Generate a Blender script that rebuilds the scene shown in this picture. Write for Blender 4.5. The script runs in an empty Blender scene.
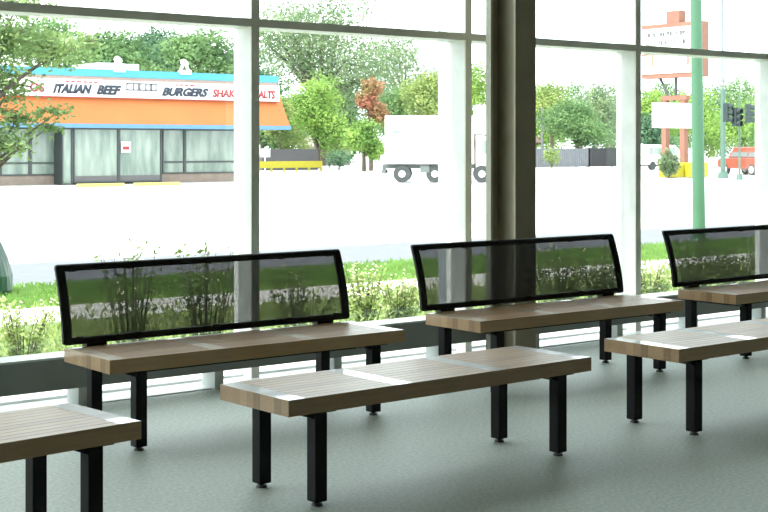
import bpy, math, random
from mathutils import Vector, Matrix, noise
random.seed(11)
sc = bpy.context.scene
C = sc.collection

# ---------------------------------------------------------------- camera, sky, sun, exposure
F, HOR, A, EYE = 1375.0, 147.0, 0.6657, 1.447
cam_d = bpy.data.cameras.new('camera'); cam = bpy.data.objects.new('camera', cam_d); C.objects.link(cam)
cam.location = (0, 0, EYE); cam.rotation_euler = (math.pi/2, 0, -A)
cam_d.sensor_width = 36; cam_d.lens = F/768*36; cam_d.shift_y = -(256-HOR)/768
cam_d.clip_end = 600
sc.camera = cam

w = bpy.data.worlds.new('sky'); sc.world = w; w.use_nodes = True
nt = w.node_tree; nt.nodes.clear()
wo = nt.nodes.new('ShaderNodeOutputWorld'); bg = nt.nodes.new('ShaderNodeBackground')
tc = nt.nodes.new('ShaderNodeTexCoord'); mp = nt.nodes.new('ShaderNodeMapping'); mp.inputs['Scale'].default_value = (1, 1, 2.5)
nz = nt.nodes.new('ShaderNodeTexNoise'); nz.inputs['Scale'].default_value = 2.2; nz.inputs['Detail'].default_value = 5
cr = nt.nodes.new('ShaderNodeValToRGB')
cr.color_ramp.elements[0].position = .35; cr.color_ramp.elements[0].color = (.80, .93, .97, 1)
cr.color_ramp.elements[1].position = .65; cr.color_ramp.elements[1].color = (.96, .99, 1, 1)
nt.links.new(tc.outputs['Generated'], mp.inputs[0]); nt.links.new(mp.outputs[0], nz.inputs[0])
nt.links.new(nz.outputs[0], cr.inputs[0]); nt.links.new(cr.outputs[0], bg.inputs[0]); nt.links.new(bg.outputs[0], wo.inputs[0])
bg.inputs[1].default_value = 4.3

sd = bpy.data.lights.new('sun', 'SUN'); sun = bpy.data.objects.new('sun', sd); C.objects.link(sun)
sd.energy = 8.0; sd.angle = math.radians(1.5); sd.color = (1, .96, .88)
e_, d_ = math.radians(50), math.radians(8)      # high sun, almost in the plane of the window wall, from the left
sun.rotation_euler = Vector((math.cos(e_)*math.cos(d_), -math.cos(e_)*math.sin(d_), -math.sin(e_))).to_track_quat('-Z', 'Y').to_euler()
sun.location = (-20, 12, 30)

sc.view_settings.view_transform = 'Standard'; sc.view_settings.look = 'None'
sc.view_settings.gamma = 1; sc.view_settings.use_curve_mapping = False
sc.view_settings.exposure = 0.0
sc.cycles.max_bounces = 10; sc.cycles.transparent_max_bounces = 24; sc.cycles.diffuse_bounces = 5
sc.cycles.use_denoising = True
sc.cycles.sample_clamp_indirect = 8

# ---------------------------------------------------------------- helpers
def px(x, Y):                      # X of image column x on the plane at distance Y from the camera
    return Y*math.tan(A+math.atan((x-384)/F))
def pz(x, y, Y):                   # height of pixel (x, y) on that plane
    d = Y/(math.cos(A)-(x-384)/F*math.sin(A))
    return EYE-(y-HOR)*d/F
GZ = -0.3

def mat(name, col, rough=.6, col2=None, scale=6, metal=0, spec=.5, bump=0, stretch=(1, 1, 1), detail=3, coat=0, lo=.35, hi=.65):
    m = bpy.data.materials.new(name); m.use_nodes = True; t = m.node_tree; b = t.nodes['Principled BSDF']
    b.inputs['Roughness'].default_value = rough; b.inputs['Metallic'].default_value = metal
    b.inputs['Specular IOR Level'].default_value = spec; b.inputs['Coat Weight'].default_value = coat
    c2 = col2 or tuple(c*.9 for c in col)
    tc = t.nodes.new('ShaderNodeTexCoord'); mp = t.nodes.new('ShaderNodeMapping'); mp.inputs['Scale'].default_value = stretch
    nz = t.nodes.new('ShaderNodeTexNoise'); nz.inputs['Scale'].default_value = scale; nz.inputs['Detail'].default_value = detail
    cr = t.nodes.new('ShaderNodeValToRGB')
    cr.color_ramp.elements[0].position = lo; cr.color_ramp.elements[0].color = (*c2, 1)
    cr.color_ramp.elements[1].position = hi; cr.color_ramp.elements[1].color = (*col, 1)
    t.links.new(tc.outputs['Object'], mp.inputs[0]); t.links.new(mp.outputs[0], nz.inputs[0])
    t.links.new(nz.outputs[0], cr.inputs[0]); t.links.new(cr.outputs[0], b.inputs['Base Color'])
    if bump:
        bp = t.nodes.new('ShaderNodeBump'); bp.inputs['Strength'].default_value = bump; bp.inputs['Distance'].default_value = .02
        t.links.new(nz.outputs[0], bp.inputs['Height']); t.links.new(bp.outputs[0], b.inputs['Normal'])
    return m

def leafmat(name, c1, c2, scale=.8, transl=.35):
    m = mat(name, c1, .7, c2, scale, spec=.2, detail=6, lo=.38, hi=.62); t = m.node_tree
    b = t.nodes['Principled BSDF']; out = t.nodes['Material Output']
    tr = t.nodes.new('ShaderNodeBsdfTranslucent'); mx = t.nodes.new('ShaderNodeMixShader'); mx.inputs[0].default_value = transl
    cr = [n for n in t.nodes if n.type == 'VALTORGB'][0]
    t.links.new(cr.outputs[0], tr.inputs[0]); t.links.new(b.outputs[0], mx.inputs[1]); t.links.new(tr.outputs[0], mx.inputs[2])
    t.links.new(mx.outputs[0], out.inputs[0])
    return m

def seethrough(name, col, tint, fac, rough=.1, glossy=False):
    m = bpy.data.materials.new(name); m.use_nodes = True; t = m.node_tree; t.nodes.clear()
    out = t.nodes.new('ShaderNodeOutputMaterial'); tr = t.nodes.new('ShaderNodeBsdfTransparent'); tr.inputs[0].default_value = (*tint, 1)
    mx = t.nodes.new('ShaderNodeMixShader')
    if glossy:
        g = t.nodes.new('ShaderNodeBsdfGlossy'); g.inputs['Roughness'].default_value = rough; g.inputs[0].default_value = (*col, 1)
        lw = t.nodes.new('ShaderNodeLayerWeight'); lw.inputs[0].default_value = .5
        pw = t.nodes.new('ShaderNodeMath'); pw.operation = 'POWER'; pw.inputs[1].default_value = 5; t.links.new(lw.outputs['Facing'], pw.inputs[0])
        ma = t.nodes.new('ShaderNodeMath'); ma.operation = 'MULTIPLY_ADD'; ma.inputs[1].default_value = .96; ma.inputs[2].default_value = .04
        t.links.new(pw.outputs[0], ma.inputs[0]); t.links.new(ma.outputs[0], mx.inputs[0])
    else:
        g = t.nodes.new('ShaderNodeBsdfPrincipled'); g.inputs['Base Color'].default_value = (*col, 1); g.inputs['Roughness'].default_value = rough
        mx.inputs[0].default_value = fac
    t.links.new(tr.outputs[0], mx.inputs[1]); t.links.new(g.outputs[0], mx.inputs[2]); t.links.new(mx.outputs[0], out.inputs[0])
    return m

class MB:
    def __init__(s): s.v = []; s.f = []; s.m = []
    def quad(s, a, b, c, d, m=0):
        n = len(s.v); s.v += [a, b, c, d]; s.f.append((n, n+1, n+2, n+3)); s.m.append(m)
    def hexa(s, P, m=0):           # 8 corners: bottom 4 ccw, top 4 ccw
        n = len(s.v); s.v += [tuple(p) for p in P]
        for q in ((3, 2, 1, 0), (4, 5, 6, 7), (0, 1, 5, 4), (1, 2, 6, 5), (2, 3, 7, 6), (3, 0, 4, 7)):
            s.f.append(tuple(n+i for i in q)); s.m.append(m)
    def box(s, x0, x1, y0, y1, z0, z1, m=0, M=None):
        P = [(x0, y0, z0), (x1, y0, z0), (x1, y1, z0), (x0, y1, z0), (x0, y0, z1), (x1, y0, z1), (x1, y1, z1), (x0, y1, z1)]
        if M: P = [tuple(M @ Vector(p)) for p in P]
        s.hexa(P, m)
    def cyl(s, p0, p1, r0, r1=None, n=12, m=0, caps=True):
        r1 = r0 if r1 is None else r1
        p0, p1 = Vector(p0), Vector(p1); d = (p1-p0).normalized()
        u = d.orthogonal().normalized(); v = d.cross(u); b = len(s.v)
        for i in range(n):
            a = 2*math.pi*i/n; o = u*math.cos(a)+v*math.sin(a)
            s.v += [tuple(p0+o*r0), tuple(p1+o*r1)]
        for i in range(n):
            j = (i+1) % n; s.f.append((b+2*i, b+2*j, b+2*j+1, b+2*i+1)); s.m.append(m)
        if caps:
            s.f.append(tuple(b+2*i for i in range(n))[::-1]); s.m.append(m)
            s.f.append(tuple(b+2*i+1 for i in range(n))); s.m.append(m)
    def tube(s, pts, rs, n=8, m=0):
        for i in range(len(pts)-1): s.cyl(pts[i], pts[i+1], rs[i], rs[i+1], n, m)
    def prism(s, prof, f0, f1, m=0):   # profile list of 2d, f0/f1 map 2d->3d for two ends
        n = len(prof); b = len(s.v); s.v += [f0(*p) for p in prof]+[f1(*p) for p in prof]
        for i in range(n):
            j = (i+1) % n; s.f.append((b+i, b+j, b+n+j, b+n+i)); s.m.append(m)
        s.f.append(tuple(range(b, b+n))[::-1]); s.m.append(m); s.f.append(tuple(range(b+n, b+2*n))); s.m.append(m)
    def build(s, name, mats, parent=None, bevel=0, smooth=False, loc=None, rz=0):
        me = bpy.data.meshes.new(name); me.from_pydata(s.v, [], s.f); me.validate(); me.update()
        if not isinstance(mats, (list, tuple)): mats = [mats]
        for q in mats: me.materials.append(q)
        if len(mats) > 1 and len(me.polygons) == len(s.m): me.polygons.foreach_set('material_index', s.m)
        o = bpy.data.objects.new(name, me); C.objects.link(o)
        if parent: o.parent = parent
        if bevel:
            b = o.modifiers.new('bevel', 'BEVEL'); b.width = bevel; b.segments = 2; b.limit_method = 'ANGLE'; b.angle_limit = math.radians(50)
        if smooth:
            me.polygons.foreach_set('use_smooth', [True]*len(me.polygons))
        if loc: o.location = loc
        o.rotation_euler.z = rz
        return o
def tag(o, label, cat, group=None, kind=None):
    if label: o['label'] = label
    if cat: o['category'] = cat
    if group: o['group'] = group
    if kind: o['kind'] = kind
    return o
def thing(name, label, cat, loc=(0, 0, 0), rz=0, group=None):
    o = bpy.data.objects.new(name, None); C.objects.link(o); o.location = loc; o.rotation_euler.z = rz; o.empty_display_size = .2
    return tag(o, label, cat, group)
def struct(o): o['kind'] = 'structure'; return o
def copy_tree(o, parent=None):
    c = o.copy(); C.objects.link(c)
    if parent: c.parent = parent
    for ch in [q for q in C.objects if q.parent == o]: copy_tree(ch, c)
    return c
def lettering(text, mats, parent, origin, height, width=None, name='lettering', shear=0, rz=0, depth=.03, bold=0):
    cu = bpy.data.curves.new('t', 'FONT'); cu.body = text; cu.size = 1; cu.extrude = 0; cu.shear = shear; cu.offset = bold; cu.resolution_u = 3
    o = bpy.data.objects.new('t', cu); C.objects.link(o)
    dg = bpy.context.evaluated_depsgraph_get(); me = bpy.data.meshes.new_from_object(o.evaluated_get(dg))
    bpy.data.objects.remove(o)
    xs = [v.co.x for v in me.vertices]; ys = [v.co.y for v in me.vertices]
    x0, x1, y0, y1 = min(xs), max(xs), min(ys), max(ys); s = height/(y1-y0); sx = (width/(x1-x0)) if width else s
    M = Matrix.Translation(origin) @ Matrix.Rotation(rz, 4, 'Z')
    for v in me.vertices:
        v.co = M @ Vector(((v.co.x-x0)*sx, 0, (v.co.y-y0)*s))
    me.materials.clear(); me.materials.append(mats)
    r = bpy.data.objects.new(name, me); C.objects.link(r); r.parent = parent
    so = r.modifiers.new('s', 'SOLIDIFY'); so.thickness = depth; so.offset = 0
    return r

# ---------------------------------------------------------------- materials
M = {}
M['floor'] = mat('floor_terrazzo', (.49, .56, .51), .55, (.355, .41, .37), 55, spec=.5, detail=8)
M['wall'] = mat('wall_paint', (.40, .38, .35), .8)
M['ceil'] = mat('ceiling_paint', (.40, .39, .37), .9)
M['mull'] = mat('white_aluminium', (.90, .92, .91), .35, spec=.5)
M['inner'] = mat('grey_aluminium', (.82, .82, .74), .4)
M['col'] = mat('olive_steel_paint', (.31, .275, .195), .5, (.27, .24, .17), 3)
M['heater'] = mat('heater_paint', (.27, .29, .28), .5)
M['heatertop'] = mat('heater_top', (.66, .70, .68), .35)
M['glass'] = seethrough('window_glass', (.9, 1, .97), (.965, .975, .97), 0, .0, True)
M['black'] = mat('black_powder_coat', (.008, .008, .009), .5, spec=.2)
M['frameblack'] = mat('black_steel_frame', (.012, .012, .013), .5, spec=.3)
M['chrome'] = mat('glide_steel', (.10, .10, .095), .45, metal=.3)
M['meshfab'] = seethrough('black_mesh_fabric', (.045, .045, .055), (1, 1, 1), .86, .6)
M['asphalt'] = mat('kerb_lane_asphalt', (.14, .15, .17), .9, (.125, .135, .155), 3)
M['concrete'] = mat('road_concrete', (.62, .62, .60), .9, (.56, .56, .54), .25, stretch=(.15, 2, 1))
M['walk'] = mat('sidewalk_concrete', (.66, .63, .60), .9, (.54, .52, .49), 5)
M['grass'] = mat('lawn_grass', (.29, .44, .13), .95, (.17, .28, .07), 3.5, bump=.8, detail=10, spec=.1)
M['lot'] = mat('lot_concrete', (.56, .56, .54), .9, (.5, .5, .49), .3)

# wood: laminated slab, long grain along local X
def wood(coat, cr_, var=.55):
    m = bpy.data.materials.new('laminated_oak'); m.use_nodes = True; t = m.node_tree; b = t.nodes['Principled BSDF']
    tc = t.nodes.new('ShaderNodeTexCoord'); sep = t.nodes.new('ShaderNodeSeparateXYZ'); t.links.new(tc.outputs['Object'], sep.inputs[0])
    mu = t.nodes.new('ShaderNodeMath'); mu.operation = 'MULTIPLY'; mu.inputs[1].default_value = 1/.0493; t.links.new(sep.outputs[1], mu.inputs[0])
    fl = t.nodes.new('ShaderNodeMath'); fl.operation = 'FLOOR'; t.links.new(mu.outputs[0], fl.inputs[0])
    wn = t.nodes.new('ShaderNodeTexWhiteNoise'); wn.noise_dimensions = '1D'; t.links.new(fl.outputs[0], wn.inputs['W'])
    mp = t.nodes.new('ShaderNodeMapping'); mp.inputs['Scale'].default_value = (1.2, 28, 28); t.links.new(tc.outputs['Object'], mp.inputs[0])
    nz = t.nodes.new('ShaderNodeTexNoise'); nz.inputs['Scale'].default_value = 3; nz.inputs['Detail'].default_value = 6; t.links.new(mp.outputs[0], nz.inputs[0])
    ad = t.nodes.new('ShaderNodeMath'); ad.operation = 'MULTIPLY_ADD'; ad.inputs[1].default_value = var; t.links.new(wn.outputs[0], ad.inputs[0])
    sc_ = t.nodes.new('ShaderNodeMath'); sc_.operation = 'MULTIPLY'; sc_.inputs[1].default_value = .5; t.links.new(nz.outputs[0], sc_.inputs[0]); t.links.new(sc_.outputs[0], ad.inputs[2])
    cr = t.nodes.new('ShaderNodeValToRGB'); t.links.new(ad.outputs[0], cr.inputs[0])
    cr.color_ramp.elements[0].position = .1; cr.color_ramp.elements[0].color = (.25, .13, .050, 1)
    cr.color_ramp.elements[1].position = .85; cr.color_ramp.elements[1].color = (.54, .34, .165, 1)
    t.links.new(cr.outputs[0], b.inputs['Base Color']); b.inputs['Roughness'].default_value = .45
    b.inputs['Coat Weight'].default_value = coat; b.inputs['Coat Roughness'].default_value = cr_
    return m
M['wood'] = wood(1.0, .09); M['woodrib'] = wood(.35, .3, .25)
M['band'] = mat('strip_window_sheen', (.88, .87, .85), .3, (.82, .80, .77), 8, coat=1)  # window reflection on the ungrooved wood bands, put into the colour
M['bandtan'] = mat('strip_window_sheen_faint', (.60, .50, .36), .35, (.54, .44, .30), 8, coat=.5)  # fainter window sheen put into the colour, for benches with backs

# ---------------------------------------------------------------- room shell
XL, XR, YB, YG = -6.0, 19.0, -7.0, 7.40     # YG = glass line
ZC = 3.9
b = MB(); b.box(XL, XR, YB, YG+.03, -.3, 0); struct(b.build('floor', M['floor']))
b = MB(); b.box(XL, XR, YB, YG+.03, ZC, ZC+.2); struct(b.build('ceiling', M['ceil']))
b = MB(); b.box(XL-.2, XL, YB, YG+.03, -.3, ZC+.2); struct(b.build('wall_left', M['wall']))
b = MB(); b.box(XR, XR+.2, YB, YG+.03, -.3, ZC+.2); struct(b.build('wall_right', M['wall']))
b = MB(); b.box(XL-.2, XR+.2, YB-.2, YB, -.3, ZC+.2); struct(b.build('wall_back', M['wall']))

MX = [2.892+1.778*k for k in range(-5, 10)]   # mullion centre lines
YF = 7.25
n = 0
for k, x in enumerate(MX):
    n += 1; b = MB(); b.box(x-.029, x+.029, YF, YG+.05, 0, ZC, 0)
    b.box(x-.0295, x+.0295, YF-.004, YF+.012, 0, ZC, 1)
    struct(b.build('trim_%d' % n, [M['mull'], M['inner']]))
for k in range(len(MX)-1):
    x0, x1 = MX[k]+.0295, MX[k+1]-.0295
    n += 1; b = MB(); b.box(x0, x1, YF+.012, YG+.05, 2.197, 2.247, 0); b.box(x0, x1, YF-.004, YF+.012, 2.197, 2.247, 1)
    struct(b.build('trim_%d' % n, [M['mull'], M['inner']]))
    n += 1; b = MB(); b.box(x0, x1, YF+.10, YG+.05, 0, .02, 0); struct(b.build('trim_%d' % n, M['mull']))
    r = bpy.data.objects.new('window_%d' % (k+1), None); C.objects.link(r); struct(r); r.location = ((x0+x1)/2, YG, 0)
    h = (x1-x0)/2
    b = MB(); b.box(-h, h, -.003, .003, .02, 2.197); b.build('glass_pane', M['glass'], r)
    b = MB(); b.box(-h, h, -.003, .003, 2.247, ZC); b.build('glass_pane', M['glass'], r)
n += 1; b = MB(); b.box(-5.9, XR, 7.10, YG+.02, 0, .006); struct(b.build('trim_%d' % n, M['mull']))   # white strip standing in for the sunlit floor under the heater
# outer post beside the second mullion seen
n += 1; b = MB(); b.box(6.57, 6.65, 7.58, 7.72, GZ, 4.2); struct(b.build('trim_%d' % n, mat('outer_post_paint', (.36, .41, .44), .6)))

# steel column (wide-flange section)
X1, Yc, cw, cd = 6.400, 6.72, .19, .29
b = MB(); t_ = .02
prof = [(0, 0), (cw, 0), (cw, t_), (cw/2+.008, t_), (cw/2+.008, cd-t_), (cw, cd-t_), (cw, cd), (0, cd), (0, cd-t_), (cw/2-.008, cd-t_), (cw/2-.008, t_), (0, t_)]
b.prism(prof, lambda x, y: (X1+x, Yc+y, 0), lambda x, y: (X1+x, Yc+y, ZC))
tag(struct(b.build('steel_column', M['col'])), 'olive grey steel wide-flange column from floor to ceiling by the windows', None)
b = MB(); b.box(X1-.04, X1+cw+.04, Yc-.04, Yc+cd+.03, 0, .015)
struct(b.build('column_base_plate', M['col'], None))

n += 1; b = MB(); b.box(X1-.022, X1-.001, 6.94, 6.99, 0, ZC); struct(b.build('trim_%d' % n, mat('closure_strip_paint', (.42, .42, .34), .5)))   # closure strip beside the column

# low heater enclosure standing on short pedestals along the glass
ht = thing('perimeter_heater', 'long low grey heater casing raised on short feet along the window wall', 'heater', (0, 7.05, 0))
b = MB(); b.box(-3.5, 15.5, 0, .012, .11, .280, 0); b.box(-3.5, 15.5, .012, .18, .11, .125, 0); b.box(-3.5, 15.5, .17, .185, .125, .28, 0)
b.build('casing', M['heater'], ht)
b = MB(); b.box(-3.5, 15.5, -.006, .19, .280, .292); b.build('top_cover', M['heatertop'], ht)
for k in range(-7, 14):
    b = MB(); x = 3.40+.88*k+.02
    if not -3.4 < x < 15.4: continue
    b.box(x-.03, x+.03, .02, .17, 0, .11); b.build('foot', M['heatertop'], ht)

# ---------------------------------------------------------------- benches
L, W, T, ZT = 1.765, .493, .066, .45
def slab():
    b = MB(); ns = 10; p = W/ns; g = .0018; dep = .002; zt = ZT
    bands = [(0, .085), (.085+.475, .085+.475+.085), (L-.085-.475-.085, L-.085-.475), (L-.085, L)]
    pan = [(bands[i][1], bands[i+1][0]) for i in range(3)]
    b.box(0, L, 0, W, zt-T, zt-dep)                                 # solid lower body
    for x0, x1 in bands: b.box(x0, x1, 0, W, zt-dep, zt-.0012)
    for x0, x1 in pan:
        for i in range(ns):
            y0 = i*p + (g/2 if i else 0); y1 = (i+1)*p - (g/2 if i < ns-1 else 0)
            c = .0008
            b.hexa([(x0, y0, zt-dep), (x1, y0, zt-dep), (x1, y1, zt-dep), (x0, y1, zt-dep),
                    (x0, y0+c, zt-.0), (x1, y0+c, zt-.0), (x1, y1-c, zt-.0), (x0, y1-c, zt-.0)], 1)
    return b
def make_bench(label, group, rear=.443):
    t = thing('slatted_bench', label, 'bench', group=group)
    st_ = slab().build('seat', [M['wood'], M['woodrib']], t)
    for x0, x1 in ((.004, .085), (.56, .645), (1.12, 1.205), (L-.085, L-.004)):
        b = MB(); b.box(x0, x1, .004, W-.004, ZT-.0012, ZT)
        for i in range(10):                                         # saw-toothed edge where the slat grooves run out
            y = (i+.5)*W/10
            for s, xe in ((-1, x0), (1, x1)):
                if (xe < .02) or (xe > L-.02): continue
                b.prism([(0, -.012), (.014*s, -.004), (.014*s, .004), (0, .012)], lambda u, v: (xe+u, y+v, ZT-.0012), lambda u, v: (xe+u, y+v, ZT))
        b.build('end_strip', M['band'] if rear < .5 else M['bandtan'], st_)['label'] = 'lacquered cross strip with window sheen in its colour'
    xs = (.177, L-.177); ys = (.05, rear)
    for x in xs:
        b = MB(); b.box(x-.03, x+.03, ys[0]-.01, ys[1]+.01, ZT-T-.03, ZT-T); b.box(x-.075, x+.075, ys[0]-.03, min(ys[1]+.03, W-.01), ZT-T-.008, ZT-T)
        for y in ys:
            for s in (-1,):
                b.prism([(0, 0), (.055*s, 0), (0, -.022)], lambda u, v, y=y, s=s: (x+.03*s+u, y-.02, ZT-T-.008+v), lambda u, v, y=y, s=s: (x+.03*s+u, y+.02, ZT-T-.008+v))
        b.build('cross_rail', M['black'], t)
        for y in ys:
            b = MB(); b.box(x-.03, x+.03, y-.03, y+.03, .018, ZT-T-.008 if y < .45 else ZT-.004); lg = b.build('leg', M['black'], t, bevel=.004)
            b = MB(); b.cyl((x, y, 0), (x, y, .010), .024, .021, 16); b.cyl((x, y, .010), (x, y, .018), .012, n=10)
            b.build('levelling_foot', M['chrome'], lg)
    b = MB(); b.box(.25, L-.25, .10, .125, ZT-T-.025, ZT-T); b.box(.25, L-.25, W-.125, W-.10, ZT-T-.025, ZT-T); b.build('long_rail', M['black'], t)
    return t
def bo(t): return .098*t**1.6                                       # backward lean of the curved back
Z0, Z1, YBK = .461, .855, W+.005
XB = 0                                                         # the back sits a touch left of the seat
def make_backrest(t):
    # frame tube with rounded corners, swept around the outline
    n = 14; fw, D, R = .048, .028, .016
    path = []
    def corner(cx, cz, a0):
        for i in range(6):
            a = math.radians(a0+90*i/5); path.append((cx+R*math.cos(a), cz+R*math.sin(a)))
    corner(R, Z0+R, 180)
    for i in range(1, 8): path.append((R+(L-2*R)*i/8, Z0))
    corner(L-R, Z0+R, 270)
    for i in range(1, 10): path.append((L, Z0+R+(Z1-Z0-2*R)*i/10))
    corner(L-R, Z1-R, 0)
    for i in range(1, 8): path.append((L-R-(L-2*R)*i/8, Z1))
    corner(R, Z1-R, 90)
    for i in range(1, 10): path.append((0, Z1-R-(Z1-Z0-2*R)*i/10))
    N = len(path); b = MB(); rings = []
    for i in range(N):
        p0, p1 = path[i-1], path[(i+1) % N]; dx, dz = p1[0]-p0[0], p1[1]-p0[1]; l = math.hypot(dx, dz); nx, nz_ = -dz/l, dx/l
        x, z = path[i]; ring = []
        wd = fw if abs(dx) < abs(dz) else .034
        for (u, v) in ((0.15, 0), (.85, 0), (1, .2), (1, .8), (.85, 1), (.15, 1), (0, .8), (0, .2)):
            xx, zz = x+nx*wd*u, z+nz_*wd*u; s = (zz-Z0)/(Z1-Z0)
            ring.append((xx+XB, YBK+bo(max(0, s))+D*v, zz))
        rings.append(ring)
    for i in range(N):
        q = len(b.v); b.v += rings[i]+rings[(i+1) % N]
        for k in range(8): b.f.append((q+k, q+8+k, q+8+(k+1) % 8, q+(k+1) % 8)); b.m.append(0)
    fr = b.build('backrest_frame', M['frameblack'], t)
    b = MB(); m = 16; zi0, zi1 = Z0+.022, Z1-.022
    for i in range(m):
        za, zb = zi0+(zi1-zi0)*i/m, zi0+(zi1-zi0)*(i+1)/m; ya, yb = YBK+bo((za-Z0)/(Z1-Z0))+.013, YBK+bo((zb-Z0)/(Z1-Z0))+.013
        b.quad((.028+XB, ya, za), (L-.028+XB, ya, za), (L-.028+XB, yb, zb), (.028+XB, yb, zb))
    b.build('mesh_panel', M['meshfab'], t)
    for i in range(5):                                              # clips holding the mesh, inside the frame
        x = L*(.05, .235, .5, .765, .95)[i]
        for (za, zb) in ((Z0+.024, Z0+.038), (Z1-.038, Z1-.024)):
            b = MB(); y = YBK+bo(((za+zb)/2-Z0)/(Z1-Z0)); b.box(x-.017, x+.017, y+.003, y+.022, za, zb)
            b.build('mesh_clip', M['frameblack'], t)
    for x in (.177, L-.177):
        b = MB(); b.box(x-.055, x+.055, YBK-.003, YBK+.05, ZT-.005, Z0+.004); b.build('mounting_lug', M['frameblack'], t)
    return t
def shift_back(root, dx):
    for q in C.objects:
        if q.parent == root and q.name.split('.')[0] in ('backrest_frame', 'mesh_panel', 'mesh_clip'): q.location.x += dx
bn = 'wooden slatted benches with backrests'; tn = 'backless wooden slatted benches'
flat = make_bench('backless slatted wooden bench in the middle foreground, fully in view', tn)
flat.location = (3.042, 4.481, 0); flat.rotation_euler.z = .0256
hb = make_bench('slatted wooden bench with black mesh back left of the column, beside the heater', bn, .522)
make_backrest(hb); hb.location = (2.958, 5.839, 0); hb.rotation_euler.z = -.004
o = copy_tree(flat); o.location = (5.324, 4.428, 0); o.rotation_euler.z = .003
tag(o, 'backless slatted wooden bench at the right, its far end cut off by the picture edge', 'bench')
o = copy_tree(flat); th = .0955; o.location = (.641, 4.316, 0); o.rotation_euler.z = th
tag(o, 'backless slatted wooden bench in the lower left corner, only its right end showing', 'bench')
o = copy_tree(hb); o.location = (5.283, 5.836, 0); o.rotation_euler.z = -.008
tag(o, 'slatted wooden bench with black mesh back standing in front of the steel column', 'bench')
shift_back(o, -.02)
o = copy_tree(hb); o.location = (7.589, 5.826, 0); o.rotation_euler.z = .004
tag(o, 'slatted wooden bench with black mesh back at the right edge, before the green pole', 'bench')
shift_back(o, -.03)

# ---------------------------------------------------------------- ground outside
def ground(name, m, y0, y1, z=GZ, x0=-60, x1=220, th=.3):
    b = MB(); b.box(x0, x1, y0, y1, z-th, z); return struct(b.build(name, m))
ground('apron', M['walk'], YG+.03, 8.0, -.02)
ground('planting_bed', mat('bed_soil', (0.195, 0.26, 0.091), .95, (0.104, 0.143, 0.052), 6, bump=.5), 8.0, 12.75)
ground('sidewalk', M['walk'], 12.75, 14.0, GZ+.01)
ground('verge', M['grass'], 14.0, 16.2)
ground('kerb', mat('kerb_concrete', (.6, .6, .58), .9), 16.2, 16.35, GZ-.02)
ground('kerb_lane', M['asphalt'], 16.35, 19.9, GZ-.03)
ground('road', M['concrete'], 19.9, 55.0, GZ-.03)
ground('parking_lot', M['lot'], 55.0, 240, GZ-.01, -120, 420)

# ---------------------------------------------------------------- vegetation helpers
def leaf_blob(b, c, r, n, size, m=0, asp=.55, shell=.45, lump=.35):
    c = Vector(c); sd_ = random.random()*100
    for _ in range(n):
        d = Vector((random.gauss(0, 1), random.gauss(0, 1), random.gauss(0, 1))).normalized()
        k = 1+lump*noise.noise(d*2.2+Vector((sd_, 0, 0)))*2
        rad = (shell+(1-shell)*random.random()**.6)*k
        p = c+Vector((d.x*r[0], d.y*r[1], d.z*r[2]))*rad
        u = Vector((random.gauss(0, 1), random.gauss(0, 1), random.gauss(0, .6))).normalized()
        v = (d+Vector((random.gauss(0, .6), random.gauss(0, .6), random.gauss(0, .6)))).cross(u)
        if v.length < 1e-3: continue
        v.normalize(); s = size*random.uniform(.6, 1.3); u = u*s*.5; v = v*s*.5*asp
        b.quad(tuple(p-u), tuple(p-v), tuple(p+u), tuple(p+v), m)
def tree(label, x, Y, ytop, ybot, wpx, mt, name='leafy_tree', base=GZ, leaf=.45, nblob=7, dens=330, cat='tree', group=None, trunk_mat=None, depth=.8, spread=.62):
    """crown spans pixel rows ytop..ybot and is wpx wide when seen at distance Y"""
    X = px(x, Y); d = Y/(math.cos(A)-(x-384)/F*math.sin(A)); s = d/F
    leaf *= .66; dens = int(dens*2.1)
    zt, zb = pz(x, ytop, Y), pz(x, ybot, Y); R = wpx*s/2*1.22; H = (zt-zb)/2; zc = (zt+zb)/2
    t = thing(name, label, cat, (X, Y, base), group=group)
    b = MB(); rs = []
    for i in range(nblob):
        a = 2.4*i+random.random(); q = spread*math.sqrt((i+.3)/nblob)
        cx, cy = R*q*math.cos(a), R*depth*q*math.sin(a)
        cz = zc-base+H*(((i*.618) % 1)*1.35-.72 if i else .4)*(1-.2*q)
        rr = R*random.uniform(.36, .52)
        rs.append((cx, cy, cz))
        leaf_blob(b, (cx, cy, cz), (rr*1.05, rr, min(H*.55, rr*1.1)), dens, leaf)
    b.build('crown', mt, t)
    b = MB(); tr = max(.12, R*.045); zl = max(zb-base, .5)+H*.3
    b.cyl((0, 0, 0), (0, 0, zl), tr*1.4, tr, 10)
    for cx, cy, cz in rs: b.tube([(0, 0, zl*.85), (cx*.5, cy*.5, (zl+cz)/2), (cx, cy, cz)], [tr*.7, tr*.45, tr*.15], 6)
    b.build('trunk', trunk_mat or M['bark'], t)
    return t
M['bark'] = mat('bark', (.12, .10, .075), .9, (.08, .065, .05), 4)
G1 = leafmat('foliage_mid_green', (0.194, 0.319, 0.125), (0.0875, 0.169, 0.0688), .5)
G2 = leafmat('foliage_bright_green', (0.3, 0.45, 0.106), (0.15, 0.275, 0.0688), .5)
G3 = leafmat('foliage_pale_green', (0.252, 0.336, 0.18), (0.132, 0.204, 0.108), .5)
G4 = leafmat('foliage_yellow_green', (0.333, 0.414, 0.138), (0.172, 0.253, 0.0805), .5)
G5 = leafmat('foliage_red', (.46, .19, .13), (.24, .24, .09), .45)
G6 = leafmat('foliage_cool_green', (0.144, 0.264, 0.144), (0.072, 0.15, 0.084), .4)

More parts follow.
